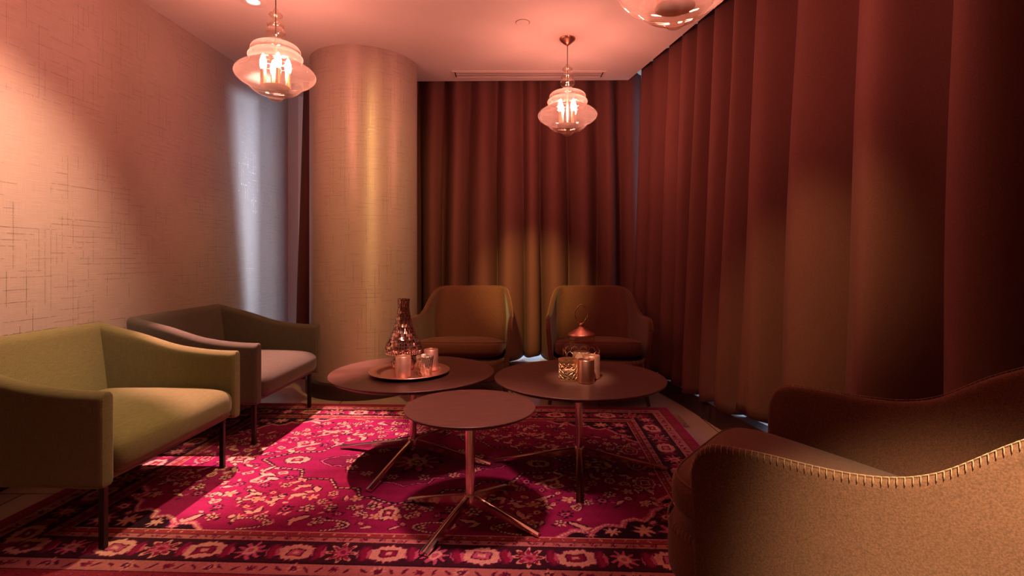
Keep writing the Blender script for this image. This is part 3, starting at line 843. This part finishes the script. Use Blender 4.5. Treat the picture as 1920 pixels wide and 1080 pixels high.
# ------------------------------------------------------------------ tables
def make_table(r, llen, label, rz, name='coffee_table'):
    H = .445
    root = empty(name, (0, 0, 0))
    MB().lathe([(0.0001, H-.022), (r-.03, H-.022), (r-.012, H-.014), (r-.001, H-.006), (r, H-.002), (r-.002, H), (0.0001, H)], 96).build('tabletop', M['table'], root, auto=30)
    MB().lathe([(.0001, H-.030), (.07, H-.030), (.072, H-.028), (.072, H-.0221), (.0001, H-.0221)], 40).build('mounting_plate', M['chrome'], root, auto=30)
    MB().lathe([(.019, .088), (.019, H-.029)], 32).build('post', M['chrome'], root)
    MB().lathe([(.0001, .052), (.020, .052), (.0245, .056), (.0245, .094), (.023, .098), (.019, .099)], 32).build('hub', M['chrome'], root, auto=40)
    for k in range(4):
        a = rz+k*PI/2; ca_, sa = cos(a), sin(a)
        # blade: wedge section, tall at the hub, thin at the tip
        vs = []; n = 10
        for i in range(n+1):
            t = i/n; x = .018+(llen-.018)*t; w = .012+.004*t
            zt = .092-.078*t**1.05; zb = .058-.056*t
            zb = max(zb, .001)
            for (yy, zz) in ((-w, zb), (w, zb), (w, zt-.004), (.35*w, zt), (-.35*w, zt), (-w, zt-.004)):
                vs.append((x*ca_-yy*sa, x*sa+yy*ca_, zz))
        fs = [(i*6+j, i*6+(j+1) % 6, (i+1)*6+(j+1) % 6, (i+1)*6+j) for i in range(n) for j in range(6)]+[tuple(range(6))[::-1], tuple(n*6+j for j in range(6))]
        MB().add(vs, fs).build('leg', M['chrome'], root, auto=25)
    tag(root, label, 'table', 'round coffee tables on chrome star bases')
    return root
t1 = make_table(.424, .43, 'large round dark wood coffee table carrying the copper tray', R(-106)); t1.location = (-.518, 2.71, FZ)
t2 = make_table(.424, .43, 'large round dark wood coffee table carrying the lidded glass jar', R(-97)); t2.location = (.336, 2.59, FZ)
t3 = make_table(.262, .305, 'small bare round dark wood coffee table in front of the two larger ones', R(-117.5)); t3.location = (-.168, 2.074, FZ)
TZ = FZ+.445

# ------------------------------------------------------------------ table things
tr = MB().lathe([(.0001, .004), (.135, .004), (.150, .007), (.160, .015), (.166, .017), (.196, .019), (.205, .021), (.207, .019), (.204, .016), (.168, .0125), (.158, .006), (.148, .0005), (.0001, .0005)], 80).build('serving_tray', M['tray'], auto=50)
tr.location = (-.527, 2.655, TZ); tag(tr, 'round copper tray with a wide flat rim on the left coffee table', 'tray')
TT = TZ+.0045
vase_prof = [(.0001, 0), (.048, 0), (.052, .004), (.058, .014), (.066, .030), (.066, .042), (.055, .056), (.044, .066), (.050, .074), (.078, .088), (.092, .100), (.0965, .112), (.094, .126), (.084, .148), (.070, .178), (.057, .208), (.046, .240), (.038, .272), (.033, .300), (.030, .330), (.031, .355), (.033, .372), (.030, .372), (.027, .35), (.027, .3)]
v = MB().lathe(vase_prof, 64).build('mosaic_vase', M['mosaic'], auto=70); v.location = (-.575, 2.745, TT)
tag(v, 'tall bottle vase covered in copper mirror mosaic on the tray', 'vase')
bd = MB()
for k in range(44):
    a = 2*PI*k/44; bd.superell((.0925*cos(a), .0925*sin(a), .094), (.0045, .0045, .009), 1, 1, 8, 6)
bd.build('bead_band', M['chrome'], v)

def tumbler(name, r0, r1, h, m, loc, label, cat='candle holder', thick=.003, group=None, seat=True):
    o = MB().lathe([(.0001, 0), (r0-.004, 0), (r0, .003), (r1, h-.002), (r1-.0015, h), (r1-thick, h-.003), (r0-thick, .008), (.0001, .008)], 48).build(name, m, auto=50)
    o.location = loc; tag(o, label, cat, group)
    if seat:
        cz = h*.52
        MB().lathe([(.0001, .0085), (r0-.007, .0085), (r0-.007, cz), (r0-.010, cz+.002), (.0001, cz+.001)], 32).build('candle', M['candle'], o, auto=50)
    return o
GT = 'small metallic candle glasses on the tables'
tumbler('candle_glass', .039, .039, .103, M['smoke'], (-.540, 2.565, TT), 'straight rose metallic candle glass at the front left of the tray', group=GT)
tumbler('candle_glass', .034, .0445, .098, M['mercury'], (-.438, 2.60, TT), 'speckled silver flared candle glass at the front right of the tray', group=GT)
tumbler('candle_glass', .037, .037, .110, M['smoke'], (-.425, 2.715, TT), 'straight rose metallic candle glass at the back right of the tray', group=GT)
tumbler('candle_glass', .040, .040, .110, M['copper'], (.352, 2.465, TZ), 'shiny copper candle glass standing foremost on the right table', group=GT)
tumbler('candle_glass', .040, .040, .112, M['smoke'], (.395, 2.560, TZ), 'rose metallic candle glass half hidden behind the copper one', group=GT)
# lattice holder
lh = empty('lattice_candle_holder', (.270, 2.505, TZ)); tag(lh, 'pierced gold lattice candle holder beside the copper glass on the right table', 'candle holder', GT)
rl, hl = .044, .105
b = MB(); N1 = 9
for k in range(N1):
    for dr in (1, -1):
        pts = []
        for i in range(13):
            t = i/12; a = 2*PI*k/N1+dr*t*2*PI*3/N1+.12*sin(t*6*PI); pts.append((rl*cos(a), rl*sin(a), .012+t*(hl-.026)))
        b.tube(pts, .0017, 6)
b.build('lattice', M['brass'], lh)
b = MB()
for z, t in ((.006, .006), (hl-.007, .007)):
    b = MB(); b.lathe([(rl-.002, z-t), (rl+.002, z-t), (rl+.003, z), (rl+.002, z+t), (rl-.002, z+t), (rl-.002, z-t)], 48)
    b.build('rim', M['brass'], lh, auto=50)
MB().lathe([(.0001, .002), (rl-.005, .002), (rl-.004, hl-.010)], 40).build('glass_liner', M['jarglass'], lh)
MB().lathe([(.0001, .004), (rl-.012, .004), (rl-.012, .05), (.0001, .052)], 32).build('candle', M['candle'], lh, auto=50)
# lidded jar
jr = empty('lidded_jar', (.362, 2.700, TZ)); tag(jr, 'lidded clear glass jar with a looped copper handle at the back of the right table', 'jar')
MB().lathe([(.0001, .001), (.080, .001), (.088, .006), (.092, .02), (.093, .11), (.092, .125), (.086, .137), (.074, .146), (.066, .151), (.064, .158), (.068, .172), (.066, .186), (.060, .190)], 64).build('glass_body', M['jarglass'], jr)
b = MB(); b.lathe([(.067, .188), (.070, .189), (.071, .194), (.068, .199), (.062, .202), (.040, .216), (.020, .226), (.016, .232), (.008, .236), (.0001, .237)], 56)
ld = b.build('lid', M['copper'], jr, auto=60)
MB().superell((0, 0, .244), (.011, .011, .011), 1, 1, 20, 12).build('knob', M['copper'], ld)
pts = []
for k in range(72):
    a = 2*PI*k/72; rr = 1+.16*abs(cos(2*a))**1.0 - .05
    pts.append((.031*rr*cos(a), 0, .300+.044*rr*sin(a)))
MB().tube(pts, .0032, 8, closed=True).build('loop_handle', M['copper'], ld)
cd = MB().lathe([(.0001, .004), (.046, .004), (.046, .098), (.043, .103), (.0001, .104)], 40).build('pillar_candle', M['candle'], auto=50); cd.location = (.362, 2.700, TZ+.001)
tag(cd, 'thick cream pillar candle inside the lidded glass jar', 'candle')
b = MB()
for k in range(12):
    a0 = 2*PI*k/12
    b.tube([(.0945*cos(a0+t*PI/6*1.0), .0945*sin(a0+t*PI/6), .118-.028*math.sin(t*PI)**.6*-1-.03) for t in np.linspace(0, 1, 9)], .0016, 5)
b.build('scalloped_band', M['brass'], jr)

# ------------------------------------------------------------------ pendants
def make_pendant(H0, label):
    """H0: height of the glass bottom above the floor; root at the ceiling"""
    root = empty('pendant_lamp', (0, 0, CZ)); zb = H0-CZ
    U = .000849
    pr = [(2, 972), (16, 970), (34, 962), (44, 952), (50, 942), (70, 934), (100, 924), (128, 910), (148, 892), (162, 880), (160, 870), (166, 866), (202, 852), (230, 832), (246, 812), (250, 796), (246, 780), (230, 760), (205, 742), (180, 728), (162, 720), (152, 711), (160, 700), (170, 686), (166, 670), (154, 660), (143, 653), (153, 644), (154, 630), (142, 612), (122, 600), (90, 590), (55, 584), (45, 578), (38, 564), (36, 556), (48, 548), (60, 535), (62, 520), (57, 505), (46, 495), (44, 489), (52, 480), (54, 466), (46, 452), (30, 442), (20, 434), (18, 426), (30, 418), (43, 408), (43, 400), (30, 390), (20, 384), (17, 374), (10, 362), (7, 356)]
    prof = [(r*U, zb+(972-y)*U) for r, y in pr]
    # densify smoothly
    P = np.array(prof); t = np.arange(len(P)); tt = np.linspace(0, len(P)-1, len(P)*3)
    prof = list(zip(np.interp(tt, t, P[:, 0]), np.interp(tt, t, P[:, 1])))
    for _ in range(1):
        q = np.array(prof); q[1:-1] = .25*q[:-2]+.5*q[1:-1]+.25*q[2:]; prof = [tuple(x) for x in q]
    MB().lathe(prof, 72).build('glass_shade', M['lampglass'], root)
    MB().lathe([(.0001, -.052), (.008, -.052), (.012, -.046), (.024, -.040), (.032, -.032), (.036, -.028), (.052, -.016), (.058, -.006), (.058, -.0005), (.0001, -.0005)], 40).build('canopy', M['copper'], root, auto=40)
    MB().tube([(0, 0, -.05), (0, 0, zb+.33)], .0028, 8).build('cord', M['black'], root)
    zp = zb+(972-878)*U
    MB().lathe([(.0001, zp-.012), (.010, zp-.010), (.030, zp-.004), (.072, zp+.001), (.074, zp+.003), (.012, zp+.006), (.007, zp+.014), (.007, zb+.34), (.0001, zb+.34)], 32).build('lamp_holder', M['brass'], root, auto=40)
    for k in range(4):
        a = R(35)+k*PI/2; x, y = .064*cos(a), .064*sin(a)
        MB().lathe([(.0001, 0), (.015, 0), (.0155, .003), (.0145, .085), (.0001, .085)], 20, x, y, zp+.003).build('candle_sleeve', M['brass'], root, auto=40)
        MB().lathe([(.0001, 0), (.011, .001), (.016, .016), (.018, .034), (.015, .056), (.008, .076), (.0001, .088)], 14, x, y, zp+.089).build('bulb', M['bulb'], root)
    tag(root, label, 'pendant lamp', 'amber glass pendant lamps')
    return root
p2 = make_pendant(1.917, 'amber glass pendant lamp hanging before the back curtain'); p2.location = (.397, 3.705, CZ)
p1 = copy_tree(p2); p1['label'] = 'amber glass pendant lamp left of the column, seen against the wallpapered wall'; p1.location = (-1.315, 2.88, CZ+.0)
p3 = copy_tree(p2); p3['label'] = 'amber glass pendant lamp cut off by the top edge of the photo'; p3.location = (.618, 1.965, CZ)

# ------------------------------------------------------------------ ceiling fittings
for i, (x, y) in enumerate(DL_POS):
    if i > 0: continue
    o = MB().lathe([(.036, .0), (.040, -.004), (.074, -.004), (.078, -.0015), (.078, 0)], 48).build('downlight', M['ceiling'], auto=40)
    o.location = (x, y, CZ); tag(o, 'small round recessed downlight in the ceiling by the left pendant', 'downlight')
    MB().lathe([(.0001, -.003), (.035, -.003), (.037, -.0005)], 32).build('lens', M['spotlens'], o)
o = MB().lathe([(.0001, -.003), (.044, -.003), (.0455, -.001), (.0455, 0)], 40).build('speaker_cover', M['ceiling'], auto=40); o.location = (.071, 3.453, CZ-.0003)
tag(o, 'flush round cover disc in the ceiling before the back pendant', 'ceiling cover')
MB().lathe([(.0456, -.0006), (.048, -.0006)], 40).build('shadow_gap', M['slot'], o)
g = empty('air_grille', (.144, 4.435, CZ)); tag(g, 'long slim air vent in the ceiling along the back curtain', 'vent')
b = MB(); w, d = .651, .084
b.box(-w, w, -d, -d+.018, -.006, 0); b.box(-w, w, d-.018, d, -.006, 0); b.box(-w, -w+.018, -d+.018, d-.018, -.006, 0); b.box(w-.018, w, -d+.018, d-.018, -.006, 0)
b.build('grille_frame', M['grille'], g, smooth=False)
MB().box(-w+.018, w-.018, -d+.018, d-.018, -.0012, -.0002).build('backing', M['slot'], g, smooth=False)
for k in range(3):
    y = -.044+k*.044
    MB().box(-w+.03, w-.03, y-.011, y+.011, -.005, -.0012).build('slat', M['grille'], g, smooth=False)
# socket in the dark sill
sk = empty('power_socket', (1.2485, 3.33, .062), 0)
import mathutils
sk.rotation_euler = (0, 0, math.atan2(1.262-1.21, 3.65-3.21)+PI)  # faces the room
b = MB(); b.box(0.0, .006, -.045, .045, -.045, .045); b.build('plate', M['slot'], sk, smooth=False, bevel=.002)
b = MB()
for dy in (-.018, .018): b.box(.006, .008, dy-.010, dy+.010, -.012, .012)
b.build('outlet', M['darkbase'], sk, smooth=False)
tag(sk, 'dark square power socket in the black sill below the right curtain', 'socket')
